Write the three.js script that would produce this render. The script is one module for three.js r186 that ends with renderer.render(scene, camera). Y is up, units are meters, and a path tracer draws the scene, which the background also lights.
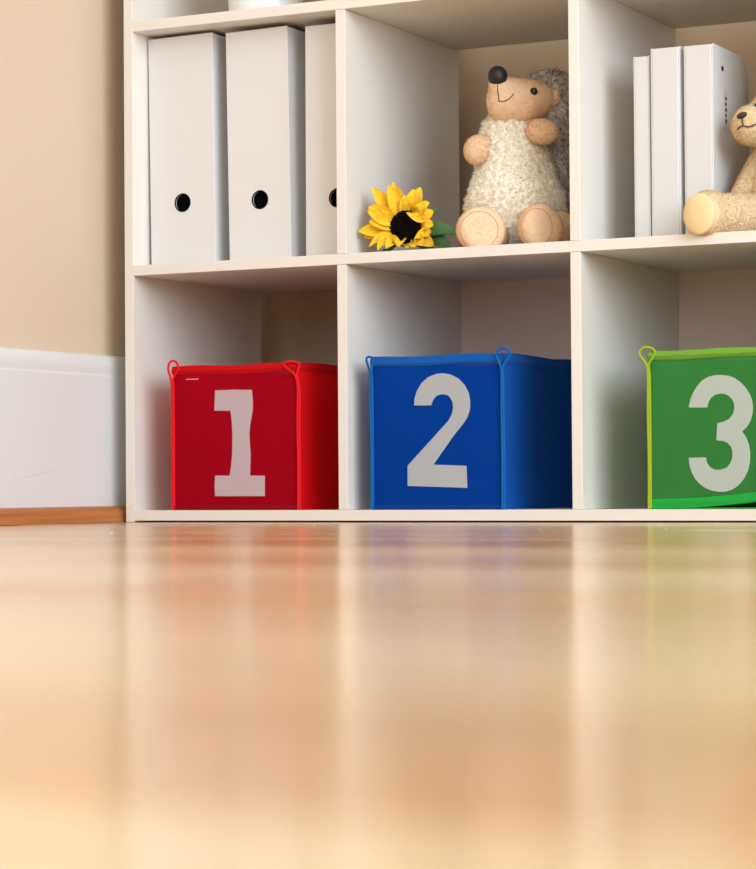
import * as THREE from 'three';
import { RoundedBoxGeometry } from 'three/addons/geometries/RoundedBoxGeometry.js';
import { mergeGeometries, mergeVertices, toCreasedNormals } from 'three/addons/utils/BufferGeometryUtils.js';
import { MarchingCubes } from 'three/addons/objects/MarchingCubes.js';
import { MeshSurfaceSampler } from 'three/addons/math/MeshSurfaceSampler.js';
import { ImprovedNoise } from 'three/addons/math/ImprovedNoise.js';
import { RectAreaLightUniformsLib } from 'three/addons/lights/RectAreaLightUniformsLib.js';

// ---------------------------------------------------------------- camera, light, exposure
const scene = new THREE.Scene();
const renderer = new THREE.WebGLRenderer({ antialias: true });
renderer.toneMapping = THREE.LinearToneMapping;
renderer.toneMappingExposure = 0.4;
renderer.shadowMap.enabled = true;
RectAreaLightUniformsLib.init();

const camera = new THREE.PerspectiveCamera(20.19, 756 / 869, 0.02, 60);
camera.rotation.order = 'YXZ';
camera.position.set(1.94908, 0.04983, 2.98056);
camera.rotation.set(0.02104, 0.47604, -0.00723);
camera.focus = 3.3;
camera.userData.fStop = 9;
camera.updateMatrixWorld();

// room: left wall x = -0.045, back wall z = -0.5, right wall x = 3.6, front wall z = 4.8
const XL = -0.045, ZB = -0.5, XR = 3.3, ZF = 4.8, YC = 2.5;
scene.background = new THREE.Color(0.75, 0.85, 1.0);            // hazy sky outside the windows
scene.backgroundIntensity = 1.5;
// daylight: a wide window in the right wall, another in the wall opposite the shelf
const WIN = [
  { side: 'right', a0: 0.6, a1: 3.1, y0: 0.5, y1: 2.3, power: 25 },
  { side: 'front', a0: 1.1, a1: 3.1, y0: 0.5, y1: 2.3, power: 9.5 },
];
const DAY = new THREE.Color(0.745, 0.87, 1.0);
for (const w of WIN) {
  const l = new THREE.RectAreaLight(DAY, w.power, w.a1 - w.a0 - 0.12, w.y1 - w.y0 - 0.12);
  l.name = 'window_daylight';
  const c = (w.a0 + w.a1) / 2, y = (w.y0 + w.y1) / 2;
  if (w.side === 'right') { l.position.set(XR - 0.012, y, c); l.lookAt(0, y, c); }
  else { l.position.set(c, y, ZF - 0.012); l.lookAt(c, y, 0); }
  scene.add(l);
}

// ---------------------------------------------------------------- helpers
let seed = 12345;
const rnd = () => { seed = (seed * 1664525 + 1013904223) >>> 0; return seed / 4294967296; };
const rr = (a, b) => a + (b - a) * rnd();
const noise = new ImprovedNoise();
const names = new Map();
function numbered(n) { const k = names.get(n) ?? 0; names.set(n, k + 1); return k ? n + '_' + String(k).padStart(3, '0') : n; }
function mesh(name, geo, mat, parent) {
  const m = new THREE.Mesh(geo, mat); m.name = name; m.castShadow = m.receiveShadow = true; (parent ?? scene).add(m); return m;
}
function thing(name, label, category, pos = [0, 0, 0], turn = 0, group) {
  const g = new THREE.Group(); g.name = numbered(name); g.position.set(...pos); g.rotation.y = turn;
  g.userData = { label, category }; if (group) g.userData.group = group; scene.add(g); return g;
}
function struct(name, geo, mat, label, category) {
  const m = geo ? mesh(name, geo, mat) : new THREE.Group();
  if (!geo) { m.name = name; scene.add(m); }
  m.userData = { kind: 'structure', label, category }; return m;
}
function box(x0, x1, y0, y1, z0, z1, r = 0) {
  const w = x1 - x0, h = y1 - y0, d = z1 - z0;
  const g = r ? new RoundedBoxGeometry(w, h, d, 2, r) : new THREE.BoxGeometry(w, h, d);
  g.translate((x0 + x1) / 2, (y0 + y1) / 2, (z0 + z1) / 2); return g;
}
function std(color, roughness = 0.6, extra = {}) { return new THREE.MeshPhysicalMaterial({ color, roughness, ...extra }); }
function dataTex(n, fn, srgb, rx = 1, ry = 1, m = n) {
  const d = new Uint8Array(n * m * 4);
  for (let y = 0; y < m; y++) for (let x = 0; x < n; x++) {
    const c = fn(x / n, y / m, x, y), o = (y * n + x) * 4;
    d[o] = c[0]; d[o + 1] = c[1] ?? c[0]; d[o + 2] = c[2] ?? c[0]; d[o + 3] = 255;
  }
  const t = new THREE.DataTexture(d, n, m); t.wrapS = t.wrapT = THREE.RepeatWrapping; t.magFilter = THREE.LinearFilter;
  if (srgb) t.colorSpace = THREE.SRGBColorSpace; t.repeat.set(rx, ry); t.needsUpdate = true; return t;
}
// box-projected uv in metres
function metreUV(g) {
  const p = g.attributes.position, n = g.attributes.normal, uv = new Float32Array(p.count * 2);
  for (let i = 0; i < p.count; i++) {
    const ax = Math.abs(n.getX(i)), ay = Math.abs(n.getY(i)), az = Math.abs(n.getZ(i));
    if (ay >= ax && ay >= az) { uv[2 * i] = p.getX(i); uv[2 * i + 1] = p.getZ(i); }
    else if (ax >= az) { uv[2 * i] = p.getZ(i); uv[2 * i + 1] = p.getY(i); }
    else { uv[2 * i] = p.getX(i); uv[2 * i + 1] = p.getY(i); }
  }
  g.setAttribute('uv', new THREE.BufferAttribute(uv, 2)); return g;
}
// a thin closed sheet: fn(u, v) gives the outer face, n is the direction of its thickness
function sheet(fn, n, t, nu = 12, nv = 12) {
  const pos = [], idx = [], uv = [], W = nu + 1;
  for (let s = 0; s < 2; s++) for (let j = 0; j <= nv; j++) for (let i = 0; i <= nu; i++) {
    const p = fn(i / nu, j / nv); pos.push(p[0] - n[0] * t * s, p[1] - n[1] * t * s, p[2] - n[2] * t * s); uv.push(i / nu, j / nv);
  }
  const o = W * (nv + 1), q = (a, b, c, d) => idx.push(a, b, c, a, c, d);
  for (let j = 0; j < nv; j++) for (let i = 0; i < nu; i++) {
    const a = j * W + i; q(a, a + 1, a + 1 + W, a + W); q(o + a, o + a + W, o + a + 1 + W, o + a + 1);
  }
  for (let i = 0; i < nu; i++) { q(i, o + i, o + i + 1, i + 1); const k = nv * W + i; q(k, k + 1, o + k + 1, o + k); }
  for (let j = 0; j < nv; j++) { const k = j * W; q(k, k + W, o + k + W, o + k); const e = k + nu; q(e, o + e, o + e + W, e + W); }
  const g = new THREE.BufferGeometry();
  g.setAttribute('position', new THREE.Float32BufferAttribute(pos, 3)); g.setAttribute('uv', new THREE.Float32BufferAttribute(uv, 2));
  g.setIndex(idx); return toCreasedNormals(g, 0.9);
}
function tube(pts, r, seg = 40, rad = 8, closed = false) {
  return new THREE.TubeGeometry(new THREE.CatmullRomCurve3(pts.map((p) => new THREE.Vector3(...p)), closed), seg, r, rad, closed);
}
function extrudeProfile(pts, len) {                               // profile in (x, y), pulled along +z
  const g = new THREE.ExtrudeGeometry(new THREE.Shape(pts.map((p) => new THREE.Vector2(...p))), { depth: len, bevelEnabled: false, steps: 1 });
  return g;
}
const smin = (a, b, k) => { const h = Math.max(k - Math.abs(a - b), 0) / k; return Math.min(a, b) - h * h * k * 0.25; };
const ell = (p, c, r) => {                                        // ellipsoid distance (bounded)
  const x = (p[0] - c[0]) / r[0], y = (p[1] - c[1]) / r[1], z = (p[2] - c[2]) / r[2];
  const k0 = Math.hypot(x, y, z), k1 = Math.hypot(x / r[0], y / r[1], z / r[2]); return k1 > 1e-9 ? k0 * (k0 - 1) / k1 : -Math.min(...r);
};
const cap = (p, a, b, ra, rb) => {                                // tapered capsule
  const d = [b[0] - a[0], b[1] - a[1], b[2] - a[2]], q = [p[0] - a[0], p[1] - a[1], p[2] - a[2]];
  const t = Math.max(0, Math.min(1, (q[0] * d[0] + q[1] * d[1] + q[2] * d[2]) / (d[0] ** 2 + d[1] ** 2 + d[2] ** 2)));
  return Math.hypot(q[0] - d[0] * t, q[1] - d[1] * t, q[2] - d[2] * t) - (ra + (rb - ra) * t);
};
function sdfGeo(fn, c, half, res = 56) {
  const mc = new MarchingCubes(res, new THREE.MeshStandardMaterial(), false, false, 90000);
  mc.isolation = 0; const h = res / 2;
  for (let z = 0; z < res; z++) for (let y = 0; y < res; y++) for (let x = 0; x < res; x++)
    mc.field[x + y * res + z * res * res] = -fn([c[0] + (x - h) / h * half, c[1] + (y - h) / h * half, c[2] + (z - h) / h * half]) / half;
  mc.update();
  const n = mc.count, pos = new Float32Array(n * 3);
  for (let i = 0; i < n * 3; i++) pos[i] = mc.positionArray[i] * half + c[i % 3];
  let g = new THREE.BufferGeometry(); g.setAttribute('position', new THREE.BufferAttribute(pos, 3));
  g = mergeVertices(g, half * 1e-4); g.computeVertexNormals(); return g;
}
function ruffle(g, amp, freq) {                                   // pushes the surface in and out with noise
  const p = g.attributes.position, n = g.attributes.normal;
  for (let i = 0; i < p.count; i++) {
    const x = p.getX(i) * freq, y = p.getY(i) * freq, z = p.getZ(i) * freq;
    const k = amp * (noise.noise(x, y, z) + 0.5 * noise.noise(x * 2.1, y * 2.1, z * 2.1));
    p.setXYZ(i, p.getX(i) + n.getX(i) * k, p.getY(i) + n.getY(i) * k, p.getZ(i) + n.getZ(i) * k);
  }
  g.computeVertexNormals(); return g;
}
// short strands of pile growing out of a surface
function pile(g, count, len, width, colors, opt = {}) {
  const smp = new MeshSurfaceSampler(new THREE.Mesh(g)).setRandomGenerator(rnd).build();
  const P = new THREE.Vector3(), N = new THREE.Vector3(), pos = [], col = [], idx = [];
  const lean = opt.lean ?? [0, -0.6, 0], mess = opt.mess ?? 0.7;
  for (let i = 0; i < count; i++) {
    smp.sample(P, N);
    if (opt.keep && !opt.keep(P)) continue;
    const L = len * rr(0.6, 1.25);
    const d = new THREE.Vector3(N.x + lean[0] + rr(-mess, mess), N.y + lean[1] + rr(-mess, mess), N.z + lean[2] + rr(-mess, mess)).normalize();
    if (d.dot(N) < 0.12) d.addScaledVector(N, 0.3 - d.dot(N)).normalize();
    const s = new THREE.Vector3(rr(-1, 1), rr(-1, 1), rr(-1, 1)).cross(d).normalize().multiplyScalar(width * rr(0.7, 1.2));
    const bend = new THREE.Vector3(rr(-1, 1), rr(-1, 0.3), rr(-1, 1)).multiplyScalar(L * (opt.curl ?? 0.25));
    const A = P.clone().addScaledVector(N, -len * 0.15), B = A.clone().addScaledVector(d, L * 0.55), C = A.clone().addScaledVector(d, L).add(bend);
    const b = pos.length / 3, c = colors[Math.floor(rnd() * colors.length)], k = rr(0.9, 1.08);
    for (const [Q, f] of [[A, 1], [A, -1], [B, 0.8], [B, -0.8], [C, 0]]) { pos.push(Q.x + s.x * f, Q.y + s.y * f, Q.z + s.z * f); col.push(c.r * k, c.g * k, c.b * k); }
    idx.push(b, b + 1, b + 2, b + 1, b + 3, b + 2, b + 2, b + 3, b + 4);
  }
  const o = new THREE.BufferGeometry(); o.setAttribute('position', new THREE.Float32BufferAttribute(pos, 3));
  o.setAttribute('color', new THREE.Float32BufferAttribute(col, 3)); o.setIndex(idx); o.computeVertexNormals(); return o;
}
const C = (h) => new THREE.Color(h);

// ---------------------------------------------------------------- materials of the room
const fbm = (x, y, z = 0) => noise.noise(x, y, z) * 0.6 + noise.noise(x * 2.3, y * 2.3, z + 7) * 0.3 + noise.noise(x * 5.1, y * 5.1, z + 13) * 0.15;
const plasterBump = dataTex(512, (u, v) => [128 + 70 * fbm(Math.cos(u * 6.283) * 9, Math.sin(u * 6.283) * 9 + v * 0.001, Math.sin(v * 6.283) * 9) + rr(-14, 14)], false, 2.5, 2.5);
const M = {
  paint: std('#d6bfa3', 0.75, { bumpMap: plasterBump, bumpScale: 0.0006 }),
  ceiling: std('#f0ece4', 0.9),
  trimWhite: std('#dedbd6', 0.42),
  laminate: std('#e8e1d7', 0.38),
  shoe: null,
};
// wood: grain runs along u; tone differs from board to board
function woodTex(base, dark, s, n = 512, m = 128) {
  const a = C(base), b = C(dark);
  a.convertLinearToSRGB(); b.convertLinearToSRGB();
  return dataTex(n, (u, v) => {
    const th = u * 6.283, cx = Math.cos(th), sx = Math.sin(th);
    const g = noise.noise(cx * 0.8 + s, v * 9 + sx * 0.5, s) * 0.5 + noise.noise(cx * 1.6 + s * 2, v * 34, sx * 1.2) * 0.35 + noise.noise(cx * 6 + s, v * 90, sx * 6) * 0.3;
    const k = Math.min(1, Math.max(0, 0.42 + g * 0.75));
    return [0, 1, 2].map((i) => 255 * (a.toArray()[i] * (1 - k) + b.toArray()[i] * k));
  }, true, 0.9, 11, m);
}
const plankTones = [['#e4c08e', '#c2925e'], ['#dcb27e', '#b6804c'], ['#e9ca9d', '#cba06c'], ['#d8aa73', '#ad7643'], ['#e6c393', '#c49664'], ['#e0ba88', '#bb8957']];
const plankRough = dataTex(256, (u, v) => [Math.max(0, Math.min(255, 128 + 60 * fbm(Math.cos(u * 6.283) * 3, Math.sin(u * 6.283) * 3 + v * 30, 2) + rr(-10, 10)))], false, 0.8, 9);
const plankMats = plankTones.map(([a, b], i) => new THREE.MeshPhysicalMaterial({
  map: woodTex(a, b, i * 3.7 + 1), roughness: 0.5, roughnessMap: plankRough, clearcoat: 0.6, clearcoatRoughness: 0.16, bumpMap: plankRough, bumpScale: 0.0002,
}));
M.shoe = new THREE.MeshPhysicalMaterial({ map: woodTex('#c27a42', '#96562a', 30.3), roughness: 0.45 });

// ---------------------------------------------------------------- floor of single boards
{
  const floor = struct('floor', null, null, 'glossy honey coloured strip wood floor', 'floor');
  const W = 0.083, T = 0.016, gap = 0.0006, ch = 0.0012;
  mesh('subfloor', box(XL - 0.1, XR + 0.1, -0.05, -T, ZB - 0.1, ZF + 0.1), std('#6b4526', 0.9), floor);
  { // crumbs of dust in front of the shelf
    const dl = []; for (let i = 0; i < 26; i++) { const q = new THREE.IcosahedronGeometry(rr(0.0005, 0.0012), 0); q.scale(1, 0.5, 1); q.translate(rr(0.05, 1.1), 0.0004, rr(0.05, 0.75)); dl.push(q); }
    const d = mesh('dust', mergeGeometries(dl), std('#f4efe6', 0.9), floor); d.userData.kind = 'stuff';
  }
  let row = 0;
  for (let z = ZB; z < ZF; z += W, row++) {
    const z1 = Math.min(z + W, ZF);
    let x = XL - rr(0, 0.9);
    while (x < XR) {
      const L = rr(0.75, 1.5), a = Math.max(x, XL) + gap / 2, b = Math.min(x + L, XR) - gap / 2;
      x += L;
      if (b - a < 0.03) continue;
      const w = z1 - z - gap, dy = rr(-0.00025, 0.00025);
      const s = new THREE.Shape([[-w / 2, -T], [w / 2, -T], [w / 2, -ch], [w / 2 - ch, 0], [-w / 2 + ch, 0], [-w / 2, -ch]].map((p) => new THREE.Vector2(...p)));
      const g = new THREE.ExtrudeGeometry(s, { depth: b - a, bevelEnabled: false });
      g.rotateY(Math.PI / 2); g.translate(0, 0, 0);
      metreUV(g);
      const uv = g.attributes.uv, ou = rnd(), ov = rnd();
      for (let i = 0; i < uv.count; i++) uv.setXY(i, uv.getX(i) + ou, uv.getY(i) + ov);
      const p = mesh('floorboard', g, plankMats[Math.floor(rnd() * plankMats.length)], floor);
      p.position.set(a, dy - 0.0003, (z + z1) / 2); p.rotation.x = rr(-0.0011, 0.0011);
    }
  }
}

// ---------------------------------------------------------------- walls, ceiling, skirting
const TH = 0.12;
struct('wall_left', metreUV(box(XL - TH, XL, 0, YC, ZB - TH, ZF + TH)), M.paint, 'beige painted side wall', 'wall');
struct('wall_back', metreUV(box(XL, XR, 0, YC, ZB - TH, ZB)), M.paint, 'beige painted wall behind the shelf unit', 'wall');
struct('ceiling', box(XL - TH, XR + TH, YC, YC + 0.1, ZB - TH, ZF + TH), M.ceiling, 'white ceiling', 'ceiling');
{
  const w = WIN[0], f = WIN[1];
  struct('wall_right', metreUV(mergeGeometries([
    box(XR, XR + TH, 0, w.y0, ZB - TH, ZF + TH), box(XR, XR + TH, w.y1, YC, ZB - TH, ZF + TH),
    box(XR, XR + TH, w.y0, w.y1, ZB - TH, w.a0), box(XR, XR + TH, w.y0, w.y1, w.a1, ZF + TH)])), M.paint, 'beige painted wall with a window', 'wall');
  struct('wall_front', metreUV(mergeGeometries([
    box(XL, XR, 0, f.y0, ZF, ZF + TH), box(XL, XR, f.y1, YC, ZF, ZF + TH),
    box(XL, f.a0, f.y0, f.y1, ZF, ZF + TH), box(f.a1, XR, f.y0, f.y1, ZF, ZF + TH)])), M.paint, 'beige painted wall opposite the shelf unit', 'wall');
  const glass = new THREE.MeshPhysicalMaterial({ color: '#ffffff', roughness: 0.02, transmission: 1, thickness: 0 });
  WIN.forEach((q, k) => {
    const g = struct('window_' + (k + 1), null, null, 'white framed window', 'window');
    const B = (a0, a1, y0, y1, d0, d1) => (q.side === 'right' ? box(XR + d0, XR + d1, y0, y1, a0, a1) : box(a0, a1, y0, y1, ZF + d0, ZF + d1));
    mesh('window_frame', mergeGeometries([B(q.a0, q.a0 + 0.05, q.y0, q.y1, 0.02, 0.08), B(q.a1 - 0.05, q.a1, q.y0, q.y1, 0.02, 0.08),
      B(q.a0 + 0.05, q.a1 - 0.05, q.y0, q.y0 + 0.05, 0.02, 0.08), B(q.a0 + 0.05, q.a1 - 0.05, q.y1 - 0.05, q.y1, 0.02, 0.08)]), M.trimWhite, g);
    mesh('pane', B(q.a0 + 0.05, q.a1 - 0.05, q.y0 + 0.05, q.y1 - 0.05, 0.045, 0.05), glass, g);
  });
}
// skirting: flat board, groove, rounded cap; and a stained shoe moulding at its foot
const bbProfile = [[0, 0], [0.015, 0], [0.015, 0.2115], [0.0145, 0.2135], [0.0134, 0.2148], [0.0134, 0.2165], [0.0140, 0.218], [0.0146, 0.2205], [0.0142, 0.2345], [0.0125, 0.2395], [0.009, 0.2425], [0.0045, 0.2437], [0, 0.2437]];
const shoeProfile = [[0, 0], [0.0215, 0], [0.0215, 0.006], [0.0205, 0.0115], [0.0175, 0.0168], [0.0128, 0.0207], [0.0072, 0.0228], [0, 0.0232]];
{
  const g = extrudeProfile(bbProfile, ZF - ZB); g.translate(XL, 0, ZB);
  const bl = struct('baseboard_left', metreUV(toCreasedNormals(g, 0.6)), null, 'tall white skirting board with a grooved cap on the side wall', 'baseboard');
  // hairline scratches and scuffs in the white paint
  const cv = document.createElement('canvas'); cv.width = 1024; cv.height = 512; const x = cv.getContext('2d');
  x.fillStyle = '#dedbd7'; x.fillRect(0, 0, 1024, 512);
  for (let i = 0; i < 260; i++) { x.strokeStyle = `rgba(${rnd() < 0.5 ? '255,255,252' : '205,199,190'},${rr(0.05, 0.16)})`; x.lineWidth = rr(0.5, 1.5); const a = rr(0, 1024), b = rr(0, 512); x.beginPath(); x.moveTo(a, b); x.lineTo(a + rr(8, 60), b + rr(-2, 2)); x.stroke(); }
  const t = new THREE.CanvasTexture(cv); t.colorSpace = THREE.SRGBColorSpace; t.wrapS = t.wrapT = THREE.RepeatWrapping; t.repeat.set(1.1, 2.2);
  const m = std('#ffffff', 0.42, { map: t }); bl.material = m;
  // a long shallow scratch low on the board
  mesh('scratch', tube([[XL + 0.01490, 0.060, 0.245], [XL + 0.01502, 0.066, 0.20], [XL + 0.01502, 0.072, 0.16], [XL + 0.01490, 0.076, 0.125]], 0.0003, 20, 5), std('#cdc6bc', 0.7), bl);
  const s = extrudeProfile(shoeProfile, ZF - ZB); s.translate(XL + 0.015, 0, ZB);
  struct('trim_1', metreUV(toCreasedNormals(s, 0.6)), M.shoe, 'stained wooden shoe moulding at the foot of the skirting', 'trim');
  const h = extrudeProfile(bbProfile, XR - XL - 0.034); h.rotateY(-Math.PI / 2); h.translate(XR, 0.004, ZB);
  struct('baseboard_back', metreUV(toCreasedNormals(h, 0.6)), m, 'white skirting board behind the shelf unit', 'baseboard');
}

// ---------------------------------------------------------------- white cube shelf unit
const P = 0.35, V = 0.35526, T = 0.01486, D = 0.369, Y0 = 0.0019, COLS = 4, ROWS = 3;
{
  const s = thing('shelf_unit', 'white open cube shelf unit standing on the wood floor', 'shelf');
  const R = 0.0007, H = Y0 + ROWS * V + T;
  for (const x of [0, COLS * P]) mesh('side_panel', box(x, x + T, 0, H, -D, 0, R), M.laminate, s);
  for (let j = 0; j <= ROWS; j++) mesh('shelf_board', box(T, COLS * P, Y0 + j * V, Y0 + j * V + T, -D, 0, R), M.laminate, s);
  for (let i = 1; i < COLS; i++) for (let j = 0; j < ROWS; j++)
    mesh('divider', box(i * P, i * P + T, Y0 + j * V + T + 0.0002, Y0 + (j + 1) * V - 0.0002, -D, -0.0004, R), M.laminate, s);
  // pale hardboard sheets tacked on behind the blue and the green box
  const hb = std('#ecd3c6', 0.7);
  for (const i of [1, 2]) mesh('back_panel', sheet((u, v) => [i * P + 0.004 + u * (P + T - 0.008), Y0 + 0.001 + v * (V + 0.005), -D - 0.0012 - 0.004 * Math.sin(u * 3.1416)], [0, 0, 1], 0.003, 16, 2), hb, s).userData.label = 'pale pinkish hardboard sheet';
}
const S1 = Y0 + T, S2 = Y0 + V + T, S3 = Y0 + 2 * V + T;           // tops of the boards

// ---------------------------------------------------------------- fabric boxes with numbers
const weave = dataTex(64, (u, v, x, y) => { const a = (x >> 2) & 1, b = (y >> 2) & 1; const k = (a ^ b) ? 238 : 205; return [k + rr(-6, 6)]; }, true, 40, 40);
function fabricBox(o) {
  const { x0, x1, h, front, depth, cols, tall } = o, y = S1 + 0.0002, zf = front, zb = front - depth, t = 0.0016;
  const g = thing('storage_box', o.label, 'box', [x0, y, zf], 0, 'numbered fabric storage boxes');
  const w = x1 - x0, mats = cols;
  const dip = (u) => Math.sin(Math.PI * u);
  const frontZ = -0.0006;
  const lift = o.lift ?? 0;                                        // lower hem curling up to the right
  mesh('front_panel', sheet((u, v) => [u * w, lift * u * u * (1 - v) + 0.002 + v * (h - 0.004), frontZ], [0, 0, 1], 0.0012, 16, 8), mats.mesh, g);
  const side = (x, sx) => sheet((u, v) => [x + sx * -0.004 * dip(u) * dip(v), v * h + 0.0015 * dip(u * 3) * (v > 0.95 ? 1 : 0), -u * depth], [sx, 0, 0], t, 20, 14);
  mesh('side_panel', side(0, -1), mats.solid, g);
  mesh('side_panel', side(w, 1), mats.solid, g);
  mesh('back_panel', sheet((u, v) => [u * w, v * h, -depth], [0, 0, -1], t), mats.solid, g);
  mesh('bottom_panel', sheet((u, v) => [u * w, 0.0018, -v * depth], [0, 1, 0], t), mats.solid, g);
  // loose base insert inside, seen through the net
  mesh('base_insert', sheet((u, v) => [0.004 + u * (w - 0.008), 0.008 + 0.028 * u * (1 - v * 0.75), -0.0035 - v * (depth - 0.03)], [0, 1, 0], 0.002), mats.solid, g);
  // hems: rolled band along the top of the front, along the sides, thin band along the bottom of the front
  const hemH = o.hem ?? 0.0125;
  mesh('top_hem', sheet((u, v) => { const a = v * Math.PI; return [u * w, h - hemH * (1 - v) + 0.0015 * Math.sin(u * 9 + (o.ph ?? 0)) * 0.6, 0.0002 + 0.0028 * Math.sin(a)]; }, [0, 0, 1], 0.0022, 24, 8), mats.hem, g);
  for (const [x, sx] of [[0, -1], [w, 1]]) mesh('side_hem', sheet((u, v) => [x + sx * (0.0006 + 0.0018 * Math.sin(v * Math.PI)), h - hemH * (1 - v) + 0.0012 * Math.sin(u * 7), -u * depth], [sx, 0, 0], 0.002, 24, 6), mats.hem, g);
  const bh = o.bottomHem ?? 0.006;
  mesh('bottom_hem', sheet((u, v) => [u * w, 0.0005 + v * bh + lift * u * u, 0.0003 + 0.0012 * Math.sin(v * 3.1)], [0, 0, 1], 0.0014, 20, 6), mats.low ?? mats.hem, g);
  // corded piping up the front corners, ending in a loop
  for (const L of o.loops) {
    const x = L.side < 0 ? -0.0008 : w + 0.0008, k = L.size, a = L.lean, d = L.out ?? 0;
    const c = [[x - 0.0004, 0.0005, 0.0012], [x + 0.0005 * Math.sin(1), h * 0.3, 0.0016], [x - 0.0004, h * 0.6, 0.0014], [x, h - 0.030, 0.0016], [x + a * 0.2 - 0.0012 * L.open, h - 0.018, 0.003],
      [x + a - k * L.open, h - 0.002, 0.006 + d], [x + a * 1.1 - 0.4 * k * L.open, h + 0.0065 + L.up, 0.006 + d], [x + a * 1.1 + 0.4 * k * L.open, h + 0.0065 + L.up, 0.004], [x + a + k * L.open, h - 0.002, 0.002],
      [x + a * 0.25 + 0.0016 * L.open, h - 0.018, 0.0022], [x + 0.0022, h - 0.030, 0.0012], [x + 0.0024, h * 0.5, 0.0006], [x + 0.0022, 0.001, 0.0006]];
    mesh('piping', tube(c, 0.00175, 110, 8), mats.cord, g);
  }
  // the printed number
  const sh = new THREE.Shape(o.digit.map(([px, py]) => new THREE.Vector2(px - x0, py - y)));
  const dg = new THREE.ExtrudeGeometry(sh, { depth: 0.0005, bevelEnabled: false, curveSegments: 6 }); dg.translate(0, 0, frontZ + 0.0002);
  mesh('printed_number', metreUV(dg), mats.print, g).userData.label = o.printLabel;
  if (o.tag) mesh('stitch', box(...o.tag), std('#e9a8a4', 0.8), g);
  return g;
}
const fabric = (c, r = 0.72, e = {}) => std(c, r, { specularIntensity: 0.25, transmission: 0.3, thickness: 0, side: THREE.DoubleSide, ...e });
const net = (c, o) => std(c, 0.8, { transparent: true, opacity: o, specularIntensity: 0.15 });
const printMat = (c) => std(c, 0.85, { map: (() => { const t = weave.clone(); t.repeat.set(90, 90); t.needsUpdate = true; return t; })() });
const D1 = [[0.1446,0.188],[0.1751,0.1883],[0.2053,0.1872],[0.2068,0.1709],[0.2063,0.157],[0.2029,0.1414],[0.2008,0.1275],[0.2012,0.1154],[0.2026,0.098],[0.2016,0.0657],[0.2256,0.0655],[0.2254,0.0365],[0.1436,0.0368],[0.1428,0.0515],[0.1438,0.0662],[0.1681,0.066],[0.1707,0.081],[0.1724,0.0984],[0.173,0.1228],[0.1719,0.1437],[0.17,0.1584],[0.1432,0.159]];
const D2 = [[0.4621,0.1596],[0.4627,0.1682],[0.4658,0.1783],[0.4733,0.1898],[0.4842,0.1981],[0.4963,0.202],[0.5066,0.2025],[0.5178,0.2006],[0.5293,0.1949],[0.5386,0.1862],[0.5449,0.1744],[0.5469,0.1636],[0.5464,0.152],[0.5425,0.1417],[0.5351,0.1318],[0.5222,0.1178],[0.4909,0.0783],[0.5406,0.0762],[0.5416,0.0462],[0.4512,0.0494],[0.4514,0.0771],[0.5138,0.1376],[0.519,0.146],[0.5212,0.1545],[0.5205,0.163],[0.5162,0.1701],[0.5107,0.1733],[0.5034,0.1739],[0.496,0.1717],[0.4908,0.166],[0.4882,0.1591]];
const D3 = [[0.8591,0.1483],[0.8615,0.159],[0.8653,0.1675],[0.8701,0.1749],[0.8773,0.1828],[0.8858,0.1874],[0.8942,0.1893],[0.9041,0.1896],[0.9138,0.188],[0.9222,0.1848],[0.9296,0.1793],[0.9362,0.1725],[0.9414,0.1644],[0.9449,0.1558],[0.9459,0.1478],[0.9452,0.1386],[0.9424,0.1293],[0.9373,0.1215],[0.9311,0.1162],[0.9366,0.1082],[0.9401,0.0989],[0.9417,0.0882],[0.941,0.0763],[0.9384,0.0657],[0.9333,0.0559],[0.9262,0.0477],[0.9178,0.042],[0.908,0.0391],[0.8991,0.0389],[0.8899,0.0402],[0.8815,0.0435],[0.8736,0.0489],[0.8675,0.0551],[0.8625,0.0637],[0.8595,0.0731],[0.8584,0.0834],[0.8819,0.0836],[0.8832,0.0769],[0.8874,0.0707],[0.8938,0.0675],[0.9019,0.0674],[0.9098,0.07],[0.9149,0.0758],[0.9174,0.0827],[0.9178,0.0906],[0.9156,0.0971],[0.911,0.1019],[0.9045,0.1044],[0.8962,0.1053],[0.8978,0.1275],[0.9062,0.1289],[0.9141,0.1328],[0.9192,0.1391],[0.9212,0.147],[0.9199,0.1545],[0.9158,0.1605],[0.9099,0.1641],[0.9032,0.1656],[0.8954,0.1641],[0.8892,0.1597],[0.8857,0.1537],[0.8845,0.1478]];
fabricBox({ label: 'red fabric storage box printed with a white 1', printLabel: 'white numeral 1', x0: 0.0738, x1: 0.2795, h: 0.207, front: -0.012, depth: 0.3, digit: D1,
  cols: { mesh: net('#b0001c', 0.64), solid: fabric('#f80012'), hem: fabric('#dc0616'), low: fabric('#a00418'), cord: fabric('#f61c28', 0.5), print: printMat('#d8c0c4') },
  loops: [{ side: -1, size: 0.0075, open: 1, lean: 0.004, up: 0.001 }, { side: 1, size: 0.0115, open: 1, lean: -0.0085, up: -0.0055 }], tag: [0.022, 0.043, 0.1875, 0.1886, -0.0004, 0.0002] });
fabricBox({ label: 'blue fabric storage box printed with a white 2', printLabel: 'white numeral 2', x0: 0.3968, x1: 0.5935, h: 0.2105, front: -0.012, depth: 0.3, digit: D2, ph: 1.4, hem: 0.0135,
  cols: { mesh: net('#0040a0', 0.68), solid: fabric('#0062c4'), hem: fabric('#1666c0'), low: fabric('#00429a'), cord: fabric('#1470be', 0.55), print: printMat('#c4c8cc') },
  loops: [{ side: -1, size: 0.003, open: 1, lean: 0.0015, up: -0.0065, out: 0.005 }, { side: 1, size: 0.0095, open: 1, lean: 0.004, up: -0.0005 }] });
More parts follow.
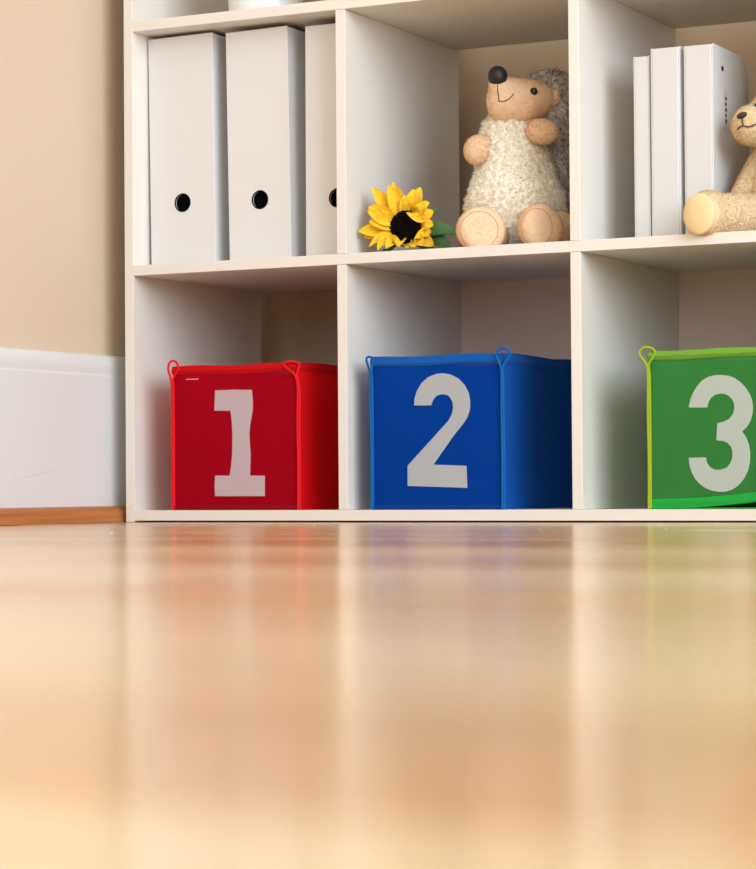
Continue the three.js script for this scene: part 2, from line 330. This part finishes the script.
fabricBox({ label: 'green fabric storage box printed with a white 3', printLabel: 'white numeral 3', x0: 0.8045, x1: 1.012, h: 0.2065, front: -0.012, depth: 0.3, digit: D3, ph: 3, hem: 0.0115, lift: 0.0175, bottomHem: 0.0125,
  cols: { mesh: net('#3c883e', 0.68), solid: fabric('#2fa644'), hem: fabric('#7fba40'), low: fabric('#28b848'), cord: fabric('#b2ca2c', 0.55), print: printMat('#c8d2c6') },
  loops: [{ side: -1, size: 0.0105, open: 1, lean: 0.0005, up: -0.0025 }, { side: 1, size: 0.0105, open: 1, lean: 0.001, up: 0.005 }] });

// ---------------------------------------------------------------- white file boxes with finger holes
{
  const card = std('#e0dedc', 0.55), dark = std('#0a080c', 1, { specularIntensity: 0.1 });
  // [left x of the spine at its foot, width, height, front z, lean, hole x (from left), hole y]
  const set = [[0.0215, 0.1085, 0.3335, -0.04, 0.012, 0.0545, 0.0905, 'white file box with a round finger hole, against the left side panel'],
    [0.1545, 0.1005, 0.3315, -0.04, 0.014, 0.0515, 0.087, 'white file box with a round finger hole, middle of the three'],
    [0.2800, 0.0640, 0.3290, -0.04, -0.003, 0.0505, 0.083, 'white file box, half hidden behind the divider nearest the sunflower']];
  for (const [x, w, h, z, lean, hx, hy, label] of set) {
    const g = thing('file_box', label, 'file box', [x, S2 + 0.0006, z], 0, 'white file boxes on the upper shelf'); g.rotation.z = lean;
    const r = 0.0128, d = 0.29, t = 0.002;
    const sp = new THREE.Shape([[0, 0], [w, 0], [w, h], [0, h]].map((p) => new THREE.Vector2(...p)));
    sp.holes.push(new THREE.Path().absellipse(Math.min(hx, w - r - 0.001), hy, r, r, 0, 6.2832, true));
    const spine = new THREE.ExtrudeGeometry(sp, { depth: t, bevelEnabled: true, bevelSize: 0.0006, bevelThickness: 0.0006, bevelSegments: 2, curveSegments: 24 }); spine.translate(0, 0, -t);
    mesh('spine', spine, card, g);
    mesh('cover', box(0, t, 0, h, -d, -t - 0.0008, 0.0006), card, g);
    mesh('cover', box(w - t, w, 0, h, -d, -t - 0.0008, 0.0006), card, g);
    mesh('top_flap', box(t, w - t, h - t, h, -d, -t - 0.0008), card, g);
    mesh('bottom_flap', box(t, w - t, 0, t, -d, -t - 0.0008), card, g);
    mesh('back_flap', box(t, w - t, t, h - t, -d, -d + t), card, g);
    const ring = new THREE.TorusGeometry(r, 0.0011, 8, 40); ring.translate(Math.min(hx, w - r - 0.001), hy, 0.0002);
    mesh('finger_ring', ring, dark, g).userData.label = 'black ring of the finger hole';
    const cup = new THREE.LatheGeometry([[0, 0], [r * 0.98, 0], [r, 0.001], [r, 0.005]].map((p) => new THREE.Vector2(...p)), 32);
    cup.rotateX(Math.PI / 2); cup.translate(Math.min(hx, w - r - 0.001), hy, -0.006);
    mesh('hole_lining', cup, dark, g).userData.label = 'black hole lining';
  }
}

// ---------------------------------------------------------------- ring binders in the right compartment
{
  const vinyl = std('#d6d5d2', 0.36, { clearcoat: 0.3, clearcoatRoughness: 0.3 });
  const set = [[0.7665, 0.0245, 0.2475, -0.062, 'thin white ring binder against the divider', 0],
    [0.7925, 0.0425, 0.2555, -0.058, 'white ring binder in the middle of the three ring binders', 0],
    [0.8390, 0.0420, 0.2550, -0.058, 'white ring binder with a label pocket on its side, nearest the teddy bear', 1]];
  for (const [x, w, h, z, label, pocket] of set) {
    const g = thing('ring_binder', label, 'binder', [x, S2 + 0.0004, z], 0, 'white ring binders on the upper shelf');
    const cover = (x0) => {                                        // board with a rounded far upper and lower corner
      const d = 0.14, r = 0.034, s = new THREE.Shape();
      s.moveTo(0, 0); s.lineTo(d - r, 0); s.absarc(d - r, r, r, -Math.PI / 2, 0); s.lineTo(d, h - r); s.absarc(d - r, h - r, r, 0, Math.PI / 2); s.lineTo(0, h); s.closePath();
      const q = new THREE.ExtrudeGeometry(s, { depth: 0.0016, bevelEnabled: true, bevelSize: 0.0006, bevelThickness: 0.0006, bevelSegments: 2, curveSegments: 8 });
      q.rotateY(Math.PI / 2); q.translate(x0, 0, -0.005); return toCreasedNormals(q, 0.7);
    };
    mesh('cover', cover(0.0008), vinyl, g); mesh('cover', cover(w - 0.0028), vinyl, g);
    mesh('spine', box(0.003, w - 0.003, 0.0006, h - 0.0006, -0.004, 0, 0.0012), vinyl, g);
    for (const k of [0.0008, w - 0.0032]) mesh('hinge', box(k, k + 0.0024, 0.0006, h - 0.0006, -0.0052, -0.0008, 0.0008), vinyl, g);
    mesh('paper_block', box(0.004, w - 0.004, 0.006, h - 0.008, -0.128, -0.02), std('#e9e4da', 0.9), g);
    if (pocket) {
      mesh('label_pocket', box(w - 0.0002, w + 0.0006, h - 0.106, h - 0.056, -0.053, -0.040, 0.0003), std('#cfc9c4', 0.35), g).userData.label = 'clear label pocket';
      for (let k = 0; k < 5; k++) mesh('label_mark', box(w + 0.0004, w + 0.001, h - 0.099 + k * 0.0075, h - 0.0945 + k * 0.0075, -0.050 + (k % 2) * 0.001, -0.044), std('#4a4548', 0.7), g);
      const rv = new THREE.CylinderGeometry(0.0032, 0.0032, 0.001, 20); rv.rotateZ(Math.PI / 2); rv.translate(w + 0.0003, h - 0.028, -0.036);
      mesh('rivet', rv, std('#1d1a1c', 0.5), g).userData.label = 'dark rivet';
    }
  }
}

// ---------------------------------------------------------------- plush hedgehog (local units: u right, v up, w towards the viewer, 1 unit = 1.4 mm)
const FACE = 0.476;
{
  const k = 0.0014, g = thing('plush_hedgehog', 'plush hedgehog with tan face, cream belly and grey back', 'soft toy', [0.562, S2, -0.13], FACE);
  const Q = (u, v, w) => [(u - 515 - (u - 378) * w * 0.00041) * k, (254 - v - (486 - v) * w * 0.00041) * k, w * k], rad = (a) => a.map((x) => x * k);
  const tanM = std('#ecc9a4', 1, { specularIntensity: 0.2 });
  const cream = std('#fbf5e6', 1), creamS = std('#ffffff', 1, { vertexColors: true, side: THREE.DoubleSide, transmission: 0.5, thickness: 0, specularIntensity: 0 });
  const black = std('#17131a', 0.5), thread = std('#4a3026', 0.9);
  const headS = (p) => {
    let d = ell(p, Q(522, 104, 8), rad([27, 21, 27]));
    d = smin(d, cap(p, Q(518, 101, 12), Q(500, 84, 30), 20 * k, 9 * k), 16 * k);
    d = smin(d, ell(p, Q(504, 103, 20), rad([14.5, 17, 15])), 12 * k);
    d = smin(d, ell(p, Q(540, 99, 4), rad([16, 14, 20])), 14 * k); return d;
  };
  const bellyS = (p) => {
    let d = cap(p, Q(514, 138, -2), Q(516, 200, 4), 32 * k, 44 * k);
    return smin(d, ell(p, Q(516, 214, 4), rad([46, 38, 42])), 20 * k);
  };
  const backS = (p) => {
    let d = ell(p, Q(550, 108, -16), rad([35, 38, 30]));
    d = smin(d, ell(p, Q(543, 175, -30), rad([48, 80, 38])), 25 * k);
    d = smin(d, ell(p, Q(512, 165, -36), rad([32, 60, 22])), 25 * k); return d;
  };
  const onSurf = (fn, u, v, lift = 0, start = 80) => { let w = start; for (let i = 0; i < 200 && w > -60; i++) { const d = fn(Q(u, v, w)) / k; if (d < 0.05) break; w -= Math.max(0.1, d * 0.6); } return Q(u, v, w + lift); };
  mesh('head', ruffle(sdfGeo(headS, Q(518, 100, 12), 46 * k, 64), 0.35 * k, 420), tanM, g);
  const belly = ruffle(sdfGeo(bellyS, Q(514, 180, 0), 80 * k, 84), 2.4 * k, 130);
  mesh('belly', belly, cream, g);
  const w1 = mesh('belly_wool', pile(belly, 30000, 3.2 * k, 0.5 * k, [C('#fcf7ea'), C('#f8f1de'), C('#fefaf0'), C('#faf3e2')], { mess: 0.8, curl: 0.5, keep: (p) => p.z > -30 * k }), creamS, g); w1.userData.kind = 'stuff';
  const back = ruffle(sdfGeo(backS, Q(535, 160, -24), 104 * k, 84), 2 * k, 90);
  mesh('back', back, std('#c4bab0', 1), g);
  const w2 = mesh('back_fur', pile(back, 30000, 6 * k, 0.5 * k, [C('#e2d8cd'), C('#cfc4b9'), C('#a3988e'), C('#eee6dc'), C('#d8cdc2'), C('#7d726a')], { mess: 0.6, curl: 0.3, lean: [0.15, -0.8, 0] }), creamS, g); w2.userData.kind = 'stuff';
  const nose = sdfGeo((p) => ell(p, Q(499.5, 76, 34), rad([9.6, 10.2, 9.6])), Q(499.5, 76, 34), 14 * k, 28);
  mesh('nose', nose, black, g).userData.label = 'black nose';
  const line = (pts, name = 'mouth_stitch') => mesh(name, tube(pts.map(([u, v]) => onSurf(headS, u, v, 0.5)), 0.42 * k, 30, 6), thread, g);
  line([[499.3, 85], [499.6, 92], [500.6, 101]]); line([[500.6, 101], [505, 101.2], [511, 98.5], [515.5, 93.5]]);
  const eye = new THREE.SphereGeometry(3.9 * k, 20, 14), ep = onSurf(headS, 535.5, 91.5, 0.2);
  const e1 = mesh('eye', eye, std('#120e12', 0.12), g); e1.position.set(...ep);
  { // the other eye, mirrored across the snout's axis
    const c = new THREE.Vector3(...Q(522, 104, 8)), ax = new THREE.Vector3(...Q(499.5, 76, 34)).sub(c).normalize(), up = new THREE.Vector3(0.35, 0.9, 0.1);
    const n = ax.clone().cross(up).normalize(), p = new THREE.Vector3(...ep).sub(c); p.addScaledVector(n, -2 * p.dot(n)).add(c);
    const dir = p.clone().sub(c).normalize(); let t = 60 * k; const q = new THREE.Vector3();
    for (let i = 0; i < 300; i++) { q.copy(c).addScaledVector(dir, t); const d = headS(q.toArray()); if (d < 0.1 * k) break; t -= d * 0.5; }
    const e2 = mesh('eye', eye, e1.material, g); e2.position.copy(q);
  }
  const fuzzM = std('#ffffff', 1, { vertexColors: true, side: THREE.DoubleSide, transmission: 0.5, thickness: 0, specularIntensity: 0 });
  const fuzz = (m, n) => { const f = mesh('nap', pile(m.geometry, n, 1.1 * k, 0.35 * k, [C('#ecc9a4'), C('#f2d3b1'), C('#e3bd95'), C('#efcea9')], { mess: 0.9, curl: 0.3, lean: [0, -0.2, 0] }), fuzzM, m); f.userData.kind = 'stuff'; return m; };
  fuzz(g.getObjectByName('head'), 9000);
  const part = (name, fn, c, half, m = tanM, res = 44) => fuzz(mesh(name, ruffle(sdfGeo(fn, c, half, res), 0.3 * k, 420), m, g), name === 'ear' ? 300 : 5000);
  part('ear', (p) => smin(ell(p, Q(556, 98, 12), rad([6.2, 8.6, 4])), ell(p, Q(551, 96, 10), rad([4, 6, 4])), 3 * k), Q(555, 98, 12), 14 * k, tanM, 30);
  part('ear', (p) => ell(p, Q(528, 88, -24), rad([6, 8, 4])), Q(528, 88, -24), 14 * k, tanM, 30);
  part('arm', (p) => smin(ell(p, Q(544, 132, 33), rad([15.5, 12.6, 11])), cap(p, Q(538, 130, 26), Q(532, 130, 12), 10 * k, 9 * k), 6 * k), Q(541, 132, 26), 26 * k);
  part('arm', (p) => smin(ell(p, Q(478, 150.5, 20), rad([13, 14.5, 11])), cap(p, Q(482, 147, 16), Q(496, 142, 8), 11 * k, 9 * k), 6 * k), Q(484, 148, 16), 28 * k);
  const smax = (a, b, q) => -smin(-a, -b, q);
  const seamM = std('#cfa57d', 1);
  const foot = (c, r, ankle, tilt, cu, cv) => {
    const fn = (p) => {
      const dx = p[0] - c[0], dz = p[2] - c[2], q = [c[0] + dx * Math.cos(tilt) - dz * Math.sin(tilt), p[1], c[2] + dx * Math.sin(tilt) + dz * Math.cos(tilt)];
      const e = smax(ell(q, c, [r[0], r[1], r[2] * 1.8]), q[2] - c[2] - r[2] * 0.75, 9 * k);
      return smin(e, cap(p, [c[0] + 4 * k, c[1] - 3 * k, c[2] - 14 * k], ankle, 17 * k, 19 * k), 8 * k);
    };
    const m = part('leg', fn, [c[0], c[1], c[2] - 10 * k], 48 * k, tanM, 64), pts = [];
    for (let i = 0; i <= 40; i++) { const a = i / 40 * 6.2832; pts.push(onSurf(fn, cu + Math.cos(a) * r[0] / k * 0.8 * Math.cos(tilt), cv + Math.sin(a) * r[1] / k * 0.82, 0.1, 110)); }
    mesh('sole_seam', tube(pts, 0.5 * k, 90, 5), seamM, m);
  };
  foot(Q(481.5, 229.5, 66), rad([24, 22.5, 13]), Q(496, 232, 20), 0.25, 480, 229.5);
  foot(Q(541, 227, 64), rad([22, 22.5, 13]), Q(558, 230, 20), 0.5, 537, 227);
}

// ---------------------------------------------------------------- teddy bear
{
  const k = 0.00132, g = thing('teddy_bear', 'sandy plush teddy bear sitting beside the ring binders', 'soft toy', [0.9495, S2, -0.12], FACE);
  const Q = (u, v, w) => [(u - 780 - (u - 378) * w * 0.00041) * k, (238 - v - (486 - v) * w * 0.00041) * k, w * k], rad = (a) => a.map((x) => x * k);
  const fur = std('#dcc199', 1), furS = std('#ffffff', 1, { vertexColors: true, side: THREE.DoubleSide, transmission: 0.5, thickness: 0, specularIntensity: 0 }), sole = std('#e6cb98', 0.95), dk = std('#33251f', 0.6), muz = std('#e4cca4', 1);
  const tones = [C('#e0c69e'), C('#d6b98c'), C('#e8d2ae'), C('#dabe93')];
  const furry = (name, fn, c, half, res, n, opt = {}) => {
    const q = ruffle(sdfGeo(fn, c, half, res), 0.35 * k, 200); const m = mesh(name, q, opt.m ?? fur, g);
    const s = mesh('fur', pile(q, n * 3, 1.5 * k, 0.35 * k, opt.tones ?? tones, { mess: 0.8, curl: 0.4, keep: opt.keep }), furS, m); s.userData.kind = 'stuff'; return m;
  };
  const leg = (sx, a, b) => furry('leg', (p) => smin(cap(p, a, b, 21 * k, 24 * k), ell(p, [a[0] + 2 * k, a[1] + 1.5 * k, a[2]], rad([17, 22, 20])), 8 * k), [(a[0] + b[0]) / 2, (a[1] + b[1]) / 2, (a[2] + b[2]) / 2], 72 * k, 72, 6000,
    { keep: (p) => Math.hypot(p.x - a[0] + 8 * k * sx, p.y - a[1], (p.z - a[2] - 16 * k)) > 19 * k });
  const L1 = [Q(706, 214, 52), Q(776, 216, 14)], L2 = [Q(815, 214, 78), Q(795, 216, 14)];
  leg(1, ...L1); leg(0, ...L2);
  const pad = (c, n, rx, ry) => {
    const s = new THREE.SphereGeometry(1, 28, 18); s.scale(rx * k, ry * k, 5 * k);
    const m = mesh('sole', s, sole, g); m.position.set(...c); m.lookAt(0, 0, 0); m.quaternion.setFromUnitVectors(new THREE.Vector3(0, 0, 1), new THREE.Vector3(...n).normalize()); return m;
  };
  pad(Q(699, 212.5, 67), [-0.5, 0.03, 0.86], 16.5, 20.5); pad(Q(817, 213, 97), [0.1, 0.05, 1], 17.5, 20.5);
  furry('body', (p) => smin(ell(p, Q(783, 196, 0), rad([41, 44, 34])), ell(p, Q(783, 160, -2), rad([32, 30, 27])), 16 * k), Q(783, 188, 0), 62 * k, 64, 7000);
  furry('arm', (p) => cap(p, Q(762, 156, -2), Q(738, 200, 18), 11 * k, 10 * k), Q(750, 178, 8), 44 * k, 44, 2500);
  furry('arm', (p) => cap(p, Q(806, 156, 6), Q(826, 198, 30), 11 * k, 10 * k), Q(816, 178, 18), 44 * k, 44, 2500);
  const headS = (p) => smin(ell(p, Q(781, 118, 10), rad([33, 32, 31])), ell(p, Q(753, 124, 28), rad([20.5, 20, 20])), 12 * k);
  const light = [C('#e8d0a8'), C('#e0c599'), C('#eed9b6'), C('#dcc095')];
  furry('head', headS, Q(772, 120, 14), 52 * k, 64, 6000, { m: muz, tones: light });
  for (const [u, v, w] of [[776, 84, -8], [812, 92, 12]]) furry('ear', (p) => ell(p, Q(u, v, w), rad([12, 12, 6])), Q(u, v, w), 18 * k, 30, 900, { tones: light, m: muz });
  const onS = (u, v, lift) => { let w = 90; for (let i = 0; i < 300; i++) { const d = headS(Q(u, v, w)) / k; if (d < 0.05) break; w -= Math.max(0.1, d * 0.6); } return Q(u, v, w + lift); };
  const ns = new THREE.SphereGeometry(1, 20, 14); ns.scale(5.4 * k, 3.2 * k, 3 * k);
  const nm = mesh('nose', ns, dk, g); nm.position.set(...onS(743, 114, 1.2)); nm.rotation.set(0, -0.45, 0.28);
  for (const pts of [[[743, 117], [743.6, 121], [744.2, 124.5]], [[744.2, 124.5], [741, 125.5], [738, 128.5]], [[744.2, 124.5], [750, 125.6], [757, 123]]])
    mesh('mouth_stitch', tube(pts.map(([u, v]) => onS(u, v, 1.3)), 0.65 * k, 24, 6), dk, g);
  for (const [u, v] of [[759, 104], [783, 106]]) { const e = mesh('eye', new THREE.SphereGeometry(3.2 * k, 18, 12), std('#1a1210', 0.15), g); e.position.set(...onS(u, v, 0.8)); }
}

// ---------------------------------------------------------------- sunflower
{
  const k = 0.0014, g = thing('sunflower', 'yellow sunflower head with a dark centre lying on the shelf', 'flower', [0.4255, S2, -0.055], FACE);
  const Q = (u, v, w) => new THREE.Vector3((u - 403.5) * k, (255 - v) * k, w * k);
  const grain = dataTex(64, (u, v, x, y) => { const t = 0.5 + 0.5 * noise.noise(x * 0.9, y * 0.06, 3); return [255, 228 - 34 * t, 66 - 34 * t]; }, true);
  const petalM = new THREE.MeshPhysicalMaterial({ map: grain, roughness: 0.7, specularIntensity: 0.4, transmission: 0.25, thickness: 0, side: THREE.DoubleSide });
  const green = new THREE.MeshPhysicalMaterial({ color: '#3d6b2c', roughness: 0.55, side: THREE.DoubleSide });
  const blade = (base, mid, tip, width, n, cup) => {               // curved leaf or petal with its own thickness
    const cv = new THREE.QuadraticBezierCurve3(base, mid, tip), N = 12, W = 6;
    const fn = (u, v) => {
      const p = cv.getPoint(u), t = cv.getTangent(Math.min(0.999, Math.max(0.001, u)));
      const s = new THREE.Vector3().crossVectors(t, n).normalize(), f = new THREE.Vector3().crossVectors(s, t).normalize();
      const prof = Math.pow(Math.sin(Math.PI * Math.pow(0.08 + u * 0.92, 0.72)), 0.85), a = (v - 0.5) * 2;
      p.addScaledVector(s, a * width * (prof + (u < 0.1 ? 0.12 : 0))).addScaledVector(f, cup * width * a * a * prof + 0.05 * width * Math.sin(v * 15) * prof); return p.toArray();
    };
    return sheet(fn, [n.x, n.y, n.z], 0.0004, N, W);
  };
  const petal = (tu, tv, tw, mw, width, cup = 0.5, du = 0, dv = 0) => {
    const a = Math.atan2(229 - tv, tu - 406), base = Q(406 + Math.cos(a) * 13.5, 229 - Math.sin(a) * 15, 1);
    const tip = Q(tu, tv, tw), mid = base.clone().lerp(tip, 0.55).add(new THREE.Vector3(du * k, -dv * k, mw * k));
    mesh('petal', blade(base, mid, tip, width * 1.22 * k, new THREE.Vector3(-0.12, 0.1, 1).normalize(), cup), petalM, g);
  };
  // tip (across, down), how far the tip and the middle stand out, half width
  for (const a of [[372.5, 187, -4, 3, 6.6], [393.5, 181.5, -5, 2, 6], [389.5, 186, 3, 6, 6.2], [405.5, 196, 6, 6, 4.6], [380, 192, -8, -2, 5], [368.5, 208, 0, 5, 6, 0.6, 0, -5], [368, 211, 6, 8, 5, 0.5, 0, 5], [358.8, 231.5, 0, 4, 6.8], [369.5, 222.5, 6, 8, 5.5],
    [364, 237, -4, 2, 5.5], [369, 248, 4, 9, 3.6, 0.3, 0, -8], [378, 252, 8, 10, 4.2, 0.4, -4, -8], [386, 250.5, 12, 12, 4.8, 0.4, 0, -4], [398.5, 249.5, 16, 14, 5, 0.4, 0, -6], [409, 250, 15, 12, 4.6], [421.5, 187.5, -2, 6, 6.4], [414.5, 190, 4, 8, 5.2],
    [430, 204.5, 8, 12, 4.4, 0.6, 0, -5], [433.8, 212, 4, 9, 6], [421, 205, 12, 14, 5.4, 0.6, 4, 2], [433.6, 227, 8, 12, 5.2, 0.6, 0, -3], [430, 236, 10, 14, 4.8, 0.5, 4, 0], [434, 247.5, 8, 12, 5.8], [424, 247, 14, 14, 5.2], [415, 249.5, 18, 15, 4]]) petal(...a);
  // petals folded inwards over the dark centre
  const fold = (b, m, t, w) => mesh('petal', blade(Q(...b), Q(...m), Q(...t), w * k, new THREE.Vector3(0, 0, 1), 0.4), petalM, g);
  fold([424, 217, 4], [420, 223, 16], [406.5, 214.5, 15], 5.4); fold([429, 232, 4], [422, 235, 16], [414.5, 241, 14], 4.6); fold([391, 244, 4], [392, 236, 16], [402, 246.5, 18], 4.2);
  // centre of small florets
  const disc = new THREE.LatheGeometry([[0, 7], [5, 7.2], [10, 6.4], [14.5, 4], [17, 0.5], [15, -3], [8, -5], [0, -5.5]].reverse().map(([r, h]) => new THREE.Vector2(r * k, h * k)), 36);
  disc.rotateX(Math.PI / 2); const dm = mesh('flower_centre', disc, std('#0e0605', 1, { specularIntensity: 0.2 }), g); dm.position.copy(Q(407, 229.5, 3)); dm.scale.set(1, 1.08, 1);
  const fl = []; const fg = new THREE.ConeGeometry(0.75 * k, 2.6 * k, 5); fg.rotateX(Math.PI / 2);
  for (let i = 0; i < 330; i++) { const r = 17 * Math.sqrt((i + 0.5) / 330), a = i * 2.39996, h = r < 10 ? 7 - r * 0.05 : 6.4 - (r - 10) * 0.8; const q = fg.clone(); q.translate(Math.cos(a) * r * k, Math.sin(a) * r * k, (h + 0.4 + (i % 3) * 0.25) * k); fl.push(q); }
  const fm = mesh('florets', mergeGeometries(fl), std('#150a06', 1, { specularIntensity: 0.2 }), dm); fm.userData.kind = 'stuff';
  const leaf = (b, m, t, w, n = [0.1, 0.4, 0.9], cup = 0.3) => mesh('leaf', blade(Q(...b), Q(...m), Q(...t), w * k, new THREE.Vector3(...n).normalize(), cup), green, g);
  leaf([424, 232, -6], [440, 226, 2], [460, 236, -4], 8.5); leaf([426, 240, -8], [440, 238, 2], [452, 250, -2], 8, [0.2, 0.2, 0.9]);
  leaf([416, 215, -8], [412, 200, -8], [414, 186.5, -10], 2); leaf([424, 214, -8], [434, 208, -6], [443, 210.5, -8], 2); leaf([396, 244, -8], [386, 252, -8], [380, 252, -6], 3);
  mesh('stem', tube([Q(408, 231, -5).toArray(), Q(414, 238, -18).toArray(), Q(428, 245, -36).toArray(), Q(440, 248.5, -60).toArray()], 3.6 * k, 24, 10), green, g);
}

// ---------------------------------------------------------------- white pot on the shelf above
{
  const g = thing('flower_pot', 'white ceramic pot cut off by the top edge of the picture', 'pot', [0.182, S3, -0.1]);
  const pr = [[0, 0.004], [0.050, 0.004], [0.051, 0], [0.054, 0.0005], [0.056, 0.003], [0.0575, 0.02], [0.064, 0.11], [0.0665, 0.115], [0.0665, 0.125], [0.063, 0.126], [0.0605, 0.12], [0.054, 0.012], [0, 0.012]];
  mesh('pot_body', new THREE.LatheGeometry(pr.map((p) => new THREE.Vector2(p[0] * 0.95, p[1])), 64), std('#eef0ee', 0.3), g);
  const soil = new THREE.CylinderGeometry(0.056, 0.055, 0.01, 40); soil.translate(0, 0.105, 0); mesh('soil', soil, std('#3c2a1e', 1), g).userData.label = 'dark soil';
}

scene.traverse((o) => { if (o.isMesh) { o.castShadow = true; o.receiveShadow = true; } });
renderer.render(scene, camera);
